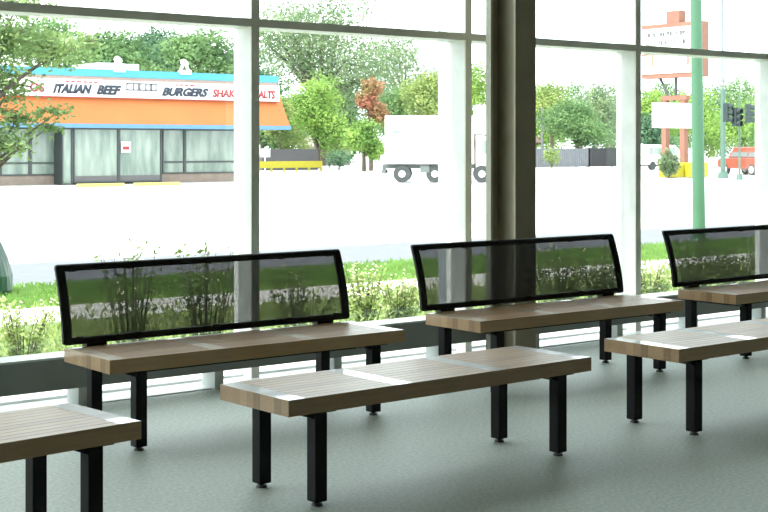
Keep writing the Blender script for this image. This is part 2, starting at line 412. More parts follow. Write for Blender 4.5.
# ---------------------------------------------------------------- restaurant
YR = 58.0
rx = lambda x, Y=YR: px(x, Y)
RX1 = rx(290, 57.6); RX0 = 12.0
M['orange'] = mat('orange_panel', (0.486, 0.154, 0.0412), .7, (0.441, 0.14, 0.0368), .7)
M['blue'] = mat('blue_cap', (0.0526, 0.284, 0.406), .6)
M['fascia'] = mat('pale_blue_fascia', (0.096, 0.224, 0.384), .6)
M['salmon'] = mat('salmon_strip', (0.455, 0.328, 0.283), .7)
M['signwhite'] = mat('sign_white', (.85, .85, .85), .5)
M['dframe'] = mat('dark_bronze_frame', (0.042, 0.0518, 0.0518), .5)
M['shopglass'] = mat('shop_glass', (0.273, 0.328, 0.282), .08, (0.127, 0.182, 0.155), .9, spec=.6, stretch=(2.5, 1, .6))
M['brick'] = mat('tan_brick', (0.27, 0.216, 0.176), .85, (0.23, 0.176, 0.149), 3)
M['letter_dark'] = mat('dark_navy_letters', (.02, .03, .05), .6)
M['letter_red'] = mat('red_letters', (.30, .03, .035), .6)
M['letter_grey'] = mat('grey_letters', (.12, .13, .145), .6)
M['yellow'] = mat('yellow_paint', (0.405, 0.351, 0.0162), .6, (0.378, 0.324, 0.0135))
rest = thing('restaurant_building', 'single-storey restaurant with orange sloped roof front, blue cap and long sign', 'building', (RX0, YR, GZ))
def rb(name, m, f, **k):
    b = MB(); f(b); b.v = [(v[0]-RX0, v[1]-YR, v[2]-GZ) for v in b.v]; return b.build(name, m, rest, **k)
eR = RX1; BR = px(258, YR+.9)
rb('body', M['brick'], lambda b: b.box(RX0, BR, YR+1.2, YR+12, GZ, 4.6))
def mans(b):
    # sloped orange front and end
    b.hexa([(RX0, YR-.4, 2.51), (eR, YR-.4, 2.51), (eR, YR+12, 2.51), (RX0, YR+12, 2.51),
            (RX0, YR+.35, 4.54), (eR-.35, YR+.35, 4.54), (eR-.35, YR+12, 4.54), (RX0, YR+12, 4.54)])
rb('orange_roof_front', M['orange'], mans)
rb('salmon_band', M['salmon'], lambda b: b.box(RX0, eR-.35, YR+.3, YR+12, 4.54, 4.71))
rb('blue_cap', M['blue'], lambda b: b.box(RX0, eR-.30, YR+.2, YR+12, 4.71, 5.05))
rb('blue_fascia', M['fascia'], lambda b: b.box(RX0, eR+.03, YR-.45, YR+12, 2.32, 2.51))
sg = rb('roof_sign', M['signwhite'], lambda b: b.box(RX0, rx(278.5, YR-.1), YR-.18, YR+.2, 3.74, 4.53))
rb('sign_edge', M['letter_red'], lambda b: b.box(RX0, rx(278.5, YR-.1), YR-.19, YR+.15, 3.70, 3.74))
def rl(text, xa, xb, z, h, m, shear=0, bold=0):
    X0, X1_ = rx(xa, YR-.2), rx(xb, YR-.2)
    lettering(text, m, sg, Vector((X0-RX0, -.20, z-GZ)), h, X1_-X0, shear=shear, bold=bold, depth=.04)
rl('OS', 30, 44.5, 3.90, .42, M['letter_red'], 0, .03)
rl('ITALIAN', 53, 92, 3.88, .42, M['letter_dark'], .35, .05)
rl('BEEF', 96.5, 121.5, 3.86, .44, M['letter_dark'], .35, .05)
rl('BURGERS', 162, 208.5, 3.87, .42, M['letter_dark'], .35, .05)
rl('SHAKES', 213, 243, 3.87, .40, M['letter_red'], .1, .03)
rl('MALTS', 253.5, 275, 3.87, .40, M['letter_red'], .1, .03)
b = MB()                                        # unreadable grey logo: outlined blocks
for i, xx in enumerate((126.5, 133, 139.5, 145.5, 151)):
    x0 = rx(xx, YR-.2)-RX0; x1 = x0+.30
    for (a, c, d, e) in ((x0, x1, 4.38, 4.44), (x0, x1, 4.08, 4.14), (x0, x0+.05, 4.08, 4.44), (x1-.05, x1, 4.08, 4.44)):
        if (i+int(a*10)) % 3 == 0 and i != 4: continue
        b.box(a, c, -.22, -.18, d-GZ, e-GZ)
b.build('logo_lettering', M['letter_grey'], sg)
b = MB()
for a, c in ((66, 97), (176, 194)):
    x = rx(a, YR-.2)-RX0; e = rx(c, YR-.2)-RX0
    while x < e: ww = random.uniform(.1, .25); b.box(x, x+ww, -.21, -.18, 4.38-GZ, 4.45-GZ); x += ww+.09
b.build('lettering', M['letter_red'], sg)
# shop front
YW = YR+.9
wx = lambda x: px(x, YW)
rb('dwarf_wall', M['brick'], lambda b: (b.box(RX0, wx(62), YW, YW+.3, GZ, GZ+.45), b.box(wx(162), BR, YW, YW+.3, GZ, GZ+.45)))
def win(xa, xb, z0=GZ+.45, z1=2.32, rail=None, y=YW, panel=0):
    x0, x1 = px(xa, y), px(xb, y); f = .07
    fr = MB(); fr.box(x0, x0+f, y-.05, y+.1, z0, z1); fr.box(x1-f, x1, y-.05, y+.1, z0, z1); fr.box(x0+f, x1-f, y-.05, y+.1, z0, z0+f); fr.box(x0+f, x1-f, y-.05, y+.1, z1-f, z1)
    if rail: fr.box(x0+f, x1-f, y-.05, y+.1, rail-.04, rail+.04)
    fr.v = [(v[0]-RX0, v[1]-YR, v[2]-GZ) for v in fr.v]; o = fr.build('shop_window', M['dframe'], rest)
    g = MB(); g.box(x0+f, x1-f, y+.01, y+.04, z0+f+panel, z1-f); g.v = [(v[0]-RX0, v[1]-YR, v[2]-GZ) for v in g.v]; g.build('pane', M['shopglass'], o)
    if panel:
        g = MB(); g.box(x0+f, x1-f, y-.02, y+.04, z0+f, z0+f+panel); g.v = [(v[0]-RX0, v[1]-YR, v[2]-GZ) for v in g.v]; g.build('kick_panel', mat('grey_panel', (.12, .115, .12), .7), o)
    return o
for xa, xb in ((-90, -60), (-60, -30), (-30, 0), (0, 30), (30, 60), (162, 184.5), (184.5, 240), (240, 257.5)): win(xa, xb, rail=.72)
YV = YR+.1
win(73, 118.5, GZ+.1, y=YV, panel=.25); win(118.5, 161.5, GZ+.1, y=YV, panel=.25)
o = win(61.5, 72.5, GZ+.02, y=YV); o.name = 'shop_door'
rb('vestibule_wall', M['dframe'], lambda b: (b.box(px(161.5, YV)-.1, px(161.5, YV), YV+.1, YW, GZ, 2.32), b.box(px(61.5, YV), px(61.5, YV)+.1, YV+.1, YW, GZ, 2.32)))
b = MB(); x0 = px(121, YV-.1); b.box(x0-RX0, x0+.5-RX0, -.02, 0, 1.35-GZ-.15, 1.8-GZ-.1); nt_ = b.build('window_notice', M['signwhite'], rest)
b = MB(); b.box(x0+.08-RX0, x0+.42-RX0, -.04, -.02, 1.42-GZ-.1, 1.5-GZ-.02); b.build('notice_print', M['letter_red'], nt_)
rb('walkway', M['walk'], lambda b: b.box(RX0, BR, YR-2.0, YR+1.2, GZ-.1, GZ+.02))
for xx in (118, 184.5):                         # roof flood lamps
    x = px(xx, YR+.3); b = MB()
    b.box(x-.28-RX0, x+.28-RX0, .1, .45, 4.95-GZ, 5.15-GZ)
    b.cyl((x-.22-RX0, .3, 5.15-GZ), (x-RX0-.05, .3, 5.50-GZ), .07, n=6); b.cyl((x+.22-RX0, .3, 5.15-GZ), (x-RX0+.05, .3, 5.50-GZ), .07, n=6)
    b.cyl((x-RX0, .12, 5.46-GZ), (x-RX0, .42, 5.56-GZ), .13, .16, 10); b.build('roof_lamp', M['signwhite'], rest)
rb('roof_unit', mat('roof_unit_paint', (.8, .82, .8), .6), lambda b: (b.box(px(90, YR+4), px(114, YR+4), YR+3, YR+6, 5.05, 5.55), b.box(px(120, YR+4), px(139, YR+4), YR+4, YR+6, 5.05, 5.6)))
for i, (xa, xb) in enumerate(((77, 124), (134, 180))):
    x0, x1 = px(xa, YR-2.4), px(xb, YR-2.4); b = MB(); b.box(0, x1-x0, -.09, .09, 0, .15)
    tag(b.build('parking_kerb', mat('faded_yellow', (0.42, 0.378, 0.14), .8), loc=(x0, YR-2.4, GZ-.01), bevel=.03), ('yellow parking kerb left of the restaurant door centre', 'yellow parking kerb right of the restaurant door centre')[i], 'kerb', 'yellow parking kerbs')

# low wall, sign and yellow guard rail right of restaurant
Yq = 86
b = MB(); b.box(0, px(318, Yq)-px(262, Yq), 0, .3, 0, pz(290, 149, Yq)-GZ); tag(b.build('grey_enclosure', mat('grey_block', (.09, .085, .09), .9), loc=(px(262, Yq), Yq, GZ-.01)), 'low dark grey enclosure wall beside the restaurant', 'wall')
b = MB(); z1_ = pz(266, 157, 84)-GZ; b.box(0, .8, 0, .04, z1_, z1_+.62); b.cyl((.4, .08, 0), (.4, .08, z1_+.5), .04, n=6)
tag(b.build('notice_board', M['signwhite'], loc=(px(261, 84), 84, GZ-.01)), 'small white notice board on a post in front of the grey enclosure', 'sign')
gr = thing('guard_rail', 'bright yellow guard rail beside the restaurant', 'guard rail', (px(258, 81), 81, GZ-.01))
ln = px(322, 81)-px(258, 81); b = MB(); b.box(0, ln, -.05, .05, .28, .75); b.build('rail', M['yellow'], gr)
for k in range(6): b = MB(); xx = .06+(ln-.12)*k/5; b.box(xx-.06, xx+.06, -.04, .08, 0, .28); b.build('post', M['yellow'], gr)

# pale house and white low wall between trees
hs = thing('pale_house', 'small pale house with a light gabled roof behind the hedge', 'house', (px(337, 106), 106, GZ-.01))
b = MB(); b.box(-1.6, 1.6, 0, 4, 0, 1.9); b.build('walls', mat('house_render', (.3, .28, .25), .8), hs)
b = MB(); b.prism([(-2.1, 1.8), (2.1, 1.8), (0, 3.0)], lambda x, z: (x, -.3, z), lambda x, z: (x, 4.3, z)); b.build('roof', mat('pale_roof', (.28, .24, .21), .8), hs)
b = MB(); b.box(0, px(388, 84)-px(357, 84), 0, .3, 0, 1.2); tag(b.build('white_wall', M['signwhite'], loc=(px(357, 84), 84, GZ-.01)), 'low white boundary wall left of the box truck', 'wall')
t = thing('hedge', 'low dark green hedge in front of the pale house', 'hedge', (px(339, 84), 84, GZ-.01))
b = MB(); leaf_blob(b, (0, 0, .85), (1.1, .6, .6), 500, .25); b.build('foliage', G6, t)
b = MB(); b.cyl((0, 0, 0), (0, 0, .6), .05); b.build('stem', M['bark'], t)

# ---------------------------------------------------------------- box truck
hd = math.atan2(-.66, .75)
tr = thing('box_truck', 'white box truck parked across the road, its front hidden by the column', 'truck', (42.75, 53.0, GZ-.02), hd)
M['truckwhite'] = mat('truck_white', (.82, .82, .80), .5)
M['tyre'] = mat('tyre_rubber', (.05, .055, .06), .9)
M['under'] = mat('chassis_grey', (.12, .14, .14), .8)
# local: +x = forward, side facing the camera is y=0, body extends to y=2.3
b = MB(); b.box(-.85, 3.55, 0, 2.3, .92, 3.32); bx_ = b.build('cargo_box', M['truckwhite'], tr, bevel=.04)
b = MB(); b.box(-.45, -.12, -.012, .0, 2.42, 2.6); b.box(-.47, -.2, -.012, 0, 2.30, 2.38); b.build('emblem', mat('pale_blue_emblem', (.2, .23, .29), .6), bx_)
b = MB(); b.box(-.9, 5.1, .45, .6, .70, .90); b.box(-.9, 5.1, 1.7, 1.85, .70, .90); b.box(-1.0, -.82, .1, 2.2, .45, .62)
b.box(-1.0, -.9, .45, .55, .5, .9); b.box(-1.0, -.9, 1.75, 1.85, .5, .9)
b.box(.9, 1.35, .08, .45, .5, .86); b.build('chassis', M['under'], tr)
cb = MB()
cb.prism([(3.65, .55), (5.25, .55), (5.3, 1.35), (4.95, 2.25), (3.65, 2.35)], lambda x, z: (x, .12, z), lambda x, z: (x, 2.18, z)); cab = cb.build('cab', M['truckwhite'], tr, bevel=.05)
b = MB(); b.prism([(3.95, 1.45), (4.95, 1.45), (4.68, 2.1), (3.95, 2.1)], lambda x, z: (x, .10, z), lambda x, z: (x, 2.20, z)); b.build('cab_window', M['shopglass'], cab)
b = MB(); b.prism([(5.27, 1.42), (5.32, 1.42), (5.01, 2.18), (4.96, 2.18)], lambda x, z: (x, .25, z), lambda x, z: (x, 2.05, z)); b.build('windscreen', M['shopglass'], cab)
b = MB(); b.prism([(3.55, 2.40), (4.6, 2.38), (4.25, 3.85), (3.57, 3.85)], lambda x, z: (x, .3, z), lambda x, z: (x, 2.0, z)); b.build('refrigeration_unit', M['truckwhite'], tr, bevel=.06)
for x, y, wd in ((0, .0, .5), (0, 1.8, .5), (1.62, .12, .25), (1.62, 1.95, .25), (3.95, .1, .25), (3.95, 1.95, .25)):
    b = MB(); b.cyl((x, y, .43), (x, y+wd, .43), .43, n=24); wh = b.build('wheel', M['tyre'], tr)
    b = MB(); b.cyl((x, y-.02, .43), (x, y+.03, .43), .17, n=18); b.build('hub', M['truckwhite'], wh)

# ---------------------------------------------------------------- pylon sign on the right
YS = 52.5
# the sign cabinet stands square to the road: long face towards -x, narrow end towards the window
XC = px(700, 50.6); XP = XC+.35
yat = lambda x, X=XC: X/math.tan(A+math.atan((x-384)/F))
PO = (XP, 52.5, GZ)
pylon = thing('pylon_sign', 'tall brown pylon sign with white message panels above a yellow planter', 'sign', PO)
M['pbrown'] = mat('pylon_brown', (0.246, 0.116, 0.0798), .8, (0.217, 0.102, 0.0725), 2)
M['pwhite'] = mat('panel_white', (.80, .79, .75), .6)
Yn, Yfr = 50.6, yat(641.5)
zt = pz(700, 20.5, Yn)-GZ; zb = pz(700, 76, Yn)-GZ
yl = lambda x: yat(x)-52.5
def pbx(b, ya, yb, za, zc, x0, x1): b.box(x0-.35, x1-.35, min(ya, yb), max(ya, yb), za, zc)
b = MB(); pbx(b, Yn-52.5, Yfr-52.5, zb, zt, 0, .78); cabn = b.build('sign_cabinet', M['pbrown'], pylon)
zm = zb+(zt-zb)*.44
b = MB(); pbx(b, yl(643), yl(698), zm+.05, zt-.25, -.05, 0); pa = b.build('message_panel', M['pwhite'], cabn)
b = MB(); pbx(b, yl(643), yl(698), zb+.25, zm-.05, -.05, 0); pb = b.build('message_panel', M['pwhite'], cabn)
b = MB(); pbx(b, yl(665), yl(678), zt, zt+.72, .1, .68); b.build('top_block', M['pbrown'], cabn)
b = MB(); random.seed(5)                       # rows of small letters, too small to read
for (z, x0, x1, hh) in ((zt-.75, 646, 690, .26), (zt-1.25, 647, 684, .26), (zt-1.65, 645, 691, .12)):
    x = x0
    while x < x1:
        ww = random.uniform(1.2, 2.4) if hh > .2 else random.uniform(.6, 1.2)
        pbx(b, yl(x), yl(x+ww*.35), z, z+hh, -.07, -.05)
        pbx(b, yl(x), yl(x+ww), z+hh*random.choice((0, .4, .8)), z+hh*random.choice((.9, 1)), -.07, -.05) if random.random() < .75 else None
        x += ww+random.choice((.6, .8, 2))
b.build('lettering', M['letter_grey'], pa)
b = MB(); z0 = zb+.35; pr = mat('faded_red_print', (.40, .17, .12), .7)
pbx(b, yl(652), yl(654), z0+.35, z0+1.05, -.07, -.05); pbx(b, yl(654), yl(687), z0+1.0, z0+1.08, -.07, -.05); pbx(b, yl(687), yl(690.5), z0+.35, z0+1.15, -.07, -.05)
b.build('red_bracket_print', pr, pb)
XQ = XP
for xx, ztop in ((665.5, zb), (684, zb)):
    yy = yat(xx, XP)-52.5; zz = zb if xx < 670 else pz(684, 99, yat(xx, XP))-GZ
    b = MB(); b.box(-.17, .17, yy-.17, yy+.17, 0, pz(xx, 99, yat(xx, XP))-GZ); b.build('post', M['pbrown'], pylon)
zc_ = pz(675, 98, 52.5)-GZ
b = MB(); b.box(-.2, .2, yat(663, XP)-52.5, yat(688, XP)-52.5, zc_-.12, zc_+.15) if yat(663, XP) < yat(688, XP) else b.box(-.2, .2, yat(688, XP)-52.5, yat(663, XP)-52.5, zc_-.12, zc_+.15)
b.build('crossbeam', M['pbrown'], pylon)
b = MB(); b.cyl((0, yat(676, XP)-52.5, zc_+.1), (0, yat(676, XP)-52.5, zb+.02), .09); b.build('strut', M['dframe'], pylon)
b = MB(); b.cyl((0, yat(669, XP)-52.5, zc_+.1), (0, yat(660, XP)-52.5, zb+.02), .08); b.build('strut', M['dframe'], pylon)
YL = yat(684, XP)-.5; lx = lambda x: px(x, YL)-XP
b = MB(); b.box(lx(654), lx(692.5), YL-52.5-.15, YL-52.5+.15, pz(672, 128, YL)-GZ, pz(672, 103, YL)-GZ); lb = b.build('lower_board', M['pwhite'], pylon)
b = MB()
for xx in (662, 665, 671, 674, 681, 684): b.box(lx(xx), lx(xx)+.11, YL-52.5-.17, YL-52.5-.15, pz(672, 121, YL)-GZ, pz(672, 119.7, YL)-GZ)
b.build('lettering', mat('faint_print', (.3, .31, .33), .7), lb)
pl = thing('yellow_planter', 'bright yellow raised planter box around the pylon sign posts', 'planter', (px(672, YS), YS-1, GZ))
q = lambda x: px(x, YS-1)-px(672, YS-1)
b = MB(); b.box(q(656.5), q(664), 0, .9, 0, .85); b.box(q(675), q(695), 0, .9, 0, .85); b.box(q(664), q(675), .3, .9, 0, .75); b.build('box', M['yellow'], pl, bevel=.03)
t = thing('planter_bush', 'spiky green plant in front of the yellow planter under the pylon', 'plant', (px(669, YS-1.3), YS-1.3, GZ-.01))
b = MB(); leaf_blob(b, (0, 0, .8), (.75, .3, .7), 1100, .2); b.build('foliage', G3, t); b = MB(); b.cyl((0, 0, 0), (0, 0, .6), .05); b.build('stem', M['bark'], t)

# ---------------------------------------------------------------- poles, signals, car
M['gpole'] = mat('green_pole_paint', (0.0605, 0.165, 0.0935), .5, (0.055, 0.149, 0.0825), 2)
M['gpole2'] = mat('faded_green_pole', (.08, .15, .12), .6)
yp = 16.0; xp_ = px(699.3, yp)
b = MB(); b.cyl((0, 0, 0), (-.2, 0, 9.5), .115, .085, 20); b.cyl((0, 0, 0), (0, 0, .12), .19, .14, 20)
tag(b.build('street_pole', M['gpole'], loc=(xp_, yp, GZ), smooth=False), 'thick green painted steel pole on the verge outside the window', 'pole')
sp = thing('signal_pole', 'slim grey-green signal pole left of the orange car', 'pole', (px(723, 49), 49, GZ-.01))
b = MB(); b.cyl((0, 0, 0), (0, 0, 5.0), .15, .13, 14); b.cyl((0, 0, 0), (0, 0, .35), .32, .25, 12); b.build('shaft', M['gpole2'], sp)
b = MB(); b.cyl((0, 0, 5.0), (-.1, 0, 16), .06, .05, 10); b.build('upper_mast', mat('grey_mast', (.16, .19, .21), .6), sp)
M['sigblack'] = mat('signal_housing', (.018, .035, .035), .7)
def signal(label, x, Y, yc, rz, root=None):
    t = thing('traffic_signal', label, 'traffic signal', (px(x, Y), Y, pz(x, yc, Y)), rz, group='traffic signals over the orange car')
    b = MB(); b.box(-.19, .19, -.13, .13, -.5, .5); b.build('housing', M['sigblack'], t, bevel=.03)
    for k in range(3):
        z = .33-.33*k; b = MB(); b.cyl((0, -.13, z), (0, -.36, z-.03), .14, .15, 12, caps=False); b.build('visor', M['sigblack'], t)
        b = MB(); b.cyl((0, -.13, z), (0, -.15, z), .12, n=12); b.build('lens', mat('signal_lens', [(.25, .04, .03), (.3, .2, .03), (.03, .2, .1)][k], .3), t)
    return t
YSg = 46
p2 = thing('signal_post', 'thin green signal post standing in front of the orange car', 'pole', (px(739.5, YSg), YSg, GZ-.01))
b = MB(); b.cyl((0, 0, 0), (0, 0, pz(739, 96, YSg)-GZ), .06, .05, 10); b.cyl((0, 0, 0), (0, 0, .3), .2, .12, 10); b.build('shaft', M['gpole2'], p2)
b = MB()
for xx, yy in ((726.5, 112), (747.5, 113)):
    X = px(xx, YSg)-px(739.5, YSg); z = pz(xx, yy, YSg)-GZ; b.cyl((0, 0, z), (X, 0, z), .035, n=8)
b.build('bracket_arm', M['gpole2'], p2)
signal('dark traffic signal head left of its thin post', 726, YSg, 112.5, .5)
signal('dark traffic signal head at the middle of the thin post', 736, YSg-.35, 117, 0)
signal('dark traffic signal head right of its thin post, highest of three', 747.8, YSg, 113.5, .9)

car = thing('orange_car', 'orange-red estate car behind the signal poles at the right', 'car', (0, 0, 0))
M['carred'] = mat('orange_red_paint', (0.252, 0.0473, 0.0189), .35, coat=.5)
prof = [(-2.1, .45), (-2.15, .85), (-2.0, 1.0), (-1.05, 1.08), (1.9, 1.08), (2.12, .95), (2.15, .45), (1.75, .38), (-1.7, .38)]
b = MB(); b.prism(prof, lambda x, z: (x, 0, z), lambda x, z: (x, 1.75, z)); bd = b.build('body', M['carred'], car, bevel=.06)
b = MB(); b.hexa([(-1.1, .06, 1.07), (1.95, .06, 1.07), (1.95, 1.69, 1.07), (-1.1, 1.69, 1.07), (-.6, .15, 1.76), (1.85, .15, 1.76), (1.85, 1.6, 1.76), (-.6, 1.6, 1.76)])
b.build('cabin', M['carred'], car, bevel=.05)
b = MB()
for x0, x1, x2, x3 in ((-.85, -.05, -.05, -.5), (.05, .85, .85, .05), (.95, 1.8, 1.65, .95)):
    for (ya, yb, yc, yd) in ((.05, .04, .165, .175), (1.70, 1.71, 1.585, 1.575)):
        b.hexa([(x0, ya, 1.14), (x1, ya, 1.14), (x1, yb, 1.14), (x0, yb, 1.14), (x3, yd-.02*(ya<1)+.02*(ya>1), 1.68), (x2, yd-.02*(ya<1)+.02*(ya>1), 1.68), (x2, yc, 1.68), (x3, yc, 1.68)])
b.build('side_windows', mat('car_glass', (.12, .13, .13), .1), car)
for x in (-1.35, 1.35):
    for y in (-.02, 1.55):
        b = MB(); b.cyl((x, y, .34), (x, y+.22, .34), .34, n=20); wh = b.build('wheel', M['tyre'], car)
        b = MB(); b.cyl((x, y-.02, .34), (x, y+.02, .34), .22, n=16); b.build('wheel_cover', M['truckwhite'], wh)
b = MB(); b.box(-2.2, -2.1, .1, 1.65, .45, .62); b.box(2.1, 2.2, .1, 1.65, .45, .62); b.build('bumper', M['under'], car)
YCar = 54.6; car.location = (px(738, YCar), YCar, GZ-.01); car.rotation_euler.z = math.radians(-105)

# ---------------------------------------------------------------- fence, brown-roofed house
Yf = 83
def fence(label, xa, xb, m, yt):
    x0, x1 = px(xa, Yf), px(xb, Yf); f = thing('board_fence', label, 'fence', (x0, Yf, GZ-.01)); h = pz((xa+xb)/2, yt, Yf)-GZ
    b = MB(); x = 0
    while x < x1-x0: b.box(x, x+.24, 0, .04, .05, h+random.uniform(-.04, .04)); x += .26
    b.build('boards', m, f)
    for k in range(int((x1-x0)/3)+1): b = MB(); b.box(k*3, k*3+.14, .05, .19, 0, h+.05); b.build('post', m, f)
fence('weathered pale grey board fence right of the column', 500, 588, mat('fence_grey', (0.171, 0.18, 0.198), .9, (0.144, 0.153, 0.171), 2), 148.5)
fence('darker grey board fence ending near the pylon sign', 588.5, 658, mat('fence_dark', (.05, .05, .055), .9, (.04, .04, .045), 2), 148)
hs = thing('brown_roofed_house', 'house with brown gabled roof behind the fence beside the column', 'house', (px(520, 98), 98, GZ-.01))
b = MB(); b.box(-5, 2.2, 0, 7, 0, 2.3); b.build('walls', mat('house_wall', (.2, .18, .16), .8), hs)
b = MB(); b.prism([(-.5, 2.2), (7.5, 2.2), (3.5, 5.0)], lambda y, z: (-5.4, y, z), lambda y, z: (2.6, y, z)); b.build('roof', mat('brown_shingle', (.15, .10, .085), .9), hs)
t = thing('round_bush', 'small round yellow-green bush in front of the grey fence', 'bush', (px(552, 81), 81, GZ-.01))
b = MB(); leaf_blob(b, (0, 0, .95), (.75, .6, .8), 500, .22); b.build('foliage', G4, t); b = MB(); b.cyl((0, 0, 0), (0, 0, .7), .05); b.build('stem', M['bark'], t)
for i, (xx, yt, lab) in enumerate(((542, 108, 'thin grey utility pole rising behind the fence beside the column'),)):
    b = MB(); h = pz(xx, yt, 100)-GZ; b.cyl((0, 0, 0), (0, 0, h), .14, .10, 8); b.box(-.9, .9, -.05, .05, h-1.2, h-1.05)
    tag(b.build('utility_pole', mat('pole_grey', (.18, .19, .2), .8), loc=(px(xx, 100), 100, GZ-.01)), lab, 'pole')
# parked white van behind planter
vn = thing('white_van', 'white van partly hidden behind the pylon sign planter', 'van', (px(664, 70), 70, GZ-.01))
b = MB(); b.prism([(-2.1, .4), (2.3, .4), (2.3, 1.1), (1.4, 1.9), (-2.1, 1.95)], lambda x, z: (x, 0, z), lambda x, z: (x, 1.8, z)); b.build('body', M['truckwhite'], vn, bevel=.06)
b = MB(); b.box(-1.7, 1.3, -.02, 0, 1.2, 1.7); b.build('side_windows', M['shopglass'], vn)
for x in (-1.3, 1.4): b = MB(); b.cyl((x, -.03, .33), (x, .2, .33), .33, n=16); b.build('wheel', M['tyre'], vn)

# ---------------------------------------------------------------- trees
random.seed(3)
grp = 'trees beyond the road'
tree('mid green tree behind the left end of the restaurant roof', 45, 98, 14, 80, 110, G1, leaf=.5, dens=420, group=grp)
tree('leafy green tree above the first roof lamp', 118, 80, 30, 88, 90, G1, leaf=.45, dens=420, group=grp)
tree('cool green tree behind the restaurant between the roof lamps', 160, 92, 26, 90, 70, G6, leaf=.45, dens=420, group=grp)
tree('dense green tree above the second roof lamp', 205, 82, 27, 90, 85, G1, leaf=.45, dens=420, group=grp)
tree('green tree behind the restaurant corner at the mullion', 245, 88, 42, 100, 60, G6, leaf=.45, dens=380, group=grp)
tree('tallest tree, pale and loose, spreading above the transom', 320, 104, -12, 112, 165, G3, leaf=.5, nblob=24, dens=330, group=grp)
tree('pale loose tree right of the tallest tree', 405, 112, 25, 115, 85, G3, leaf=.45, nblob=12, dens=260, group=grp)
tree('bright green tree right of the restaurant corner', 318, 92, 74, 160, 70, G2, leaf=.4, dens=520, nblob=9, group=grp)
tree('yellow-green tree touching the restaurant corner', 281, 90, 88, 160, 52, G4, leaf=.35, dens=420, nblob=7, group=grp)
tree('narrow red-leaved tree left of the box truck', 371, 80, 70, 130, 32, G5, leaf=.35, dens=280, nblob=6, group=grp)
tree('green bushy tree below the red-leaved tree', 364, 78, 118, 160, 46, G2, leaf=.35, dens=420, nblob=6, group=grp)
tree('green tree behind the box truck, left one', 400, 94, 80, 155, 55, G1, leaf=.4, dens=420, group=grp)
tree('yellow-green tree above the box truck', 432, 86, 62, 150, 62, G4, leaf=.4, dens=450, nblob=9, group=grp)
tree('green tree seen through the slim pane left of the column', 482, 90, 50, 150, 60, G2, leaf=.4, dens=420, group=grp)
tree('rounded green tree over the fence right of the column', 577, 92, 100, 150, 74, G1, leaf=.4, dens=650, nblob=9, group=grp)
tree('yellow-green tree behind the brown-roofed house', 552, 110, 78, 140, 60, G4, leaf=.45, dens=420, group=grp)
tree('soft green tree left of the third mullion', 607, 114, 76, 150, 62, G3, leaf=.45, dens=500, group=grp)
tree('green tree far behind the rounded tree', 580, 136, 76, 140, 70, G1, leaf=.5, dens=380, group=grp)
tree('bright green tree behind the pylon sign left post', 655, 100, 82, 155, 60, G2, leaf=.45, dens=420, group=grp)
tree('dark green tree behind the lower sign board', 650, 80, 112, 158, 50, G6, leaf=.4, dens=420, group=grp)
tree('green tree between the pylon sign and the signal pole', 700, 92, 84, 158, 60, G2, leaf=.45, dens=450, group=grp)
tree('cool green tree with the highest top at the right', 740, 104, 70, 150, 80, G1, leaf=.45, dens=450, group=grp)
tree('bright green tree behind the traffic signals', 745, 84, 100, 158, 62, G2, leaf=.4, dens=450, group=grp)
tree('green tree at the right picture edge', 790, 124, 72, 158, 80, G1, leaf=.45, dens=420, group=grp)

random.seed(77)
for (xx, Y_, yt_, yb_, w_, m_, lab) in (
    (262, 124, 62, 160, 70, G1, 'distant green tree seen just right of the restaurant roof'),
    (300, 144, 88, 162, 70, G6, 'distant dark tree behind the bright green tree'),
    (345, 124, 82, 160, 62, G1, 'distant green tree behind the red-leaved tree'),
    (392, 142, 78, 160, 62, G6, 'distant cool green tree left of the box truck top'),
    (448, 122, 66, 160, 66, G1, 'distant green tree behind the truck at the second mullion'),
    (535, 150, 80, 160, 70, G2, 'distant tree emerging right of the steel column'),
    (612, 166, 92, 160, 70, G1, 'distant dark tree at the foot of the third mullion'),
    (668, 134, 78, 162, 66, G1, 'distant tree showing between the pylon sign posts'),
    (712, 156, 80, 162, 66, G6, 'distant tree behind the thick green pole'),
    (765, 140, 78, 162, 70, G2, 'distant tree above the orange car')):
    tree(lab, xx, Y_, yt_, yb_, w_, m_, leaf=.65, dens=420, nblob=9, group=grp)

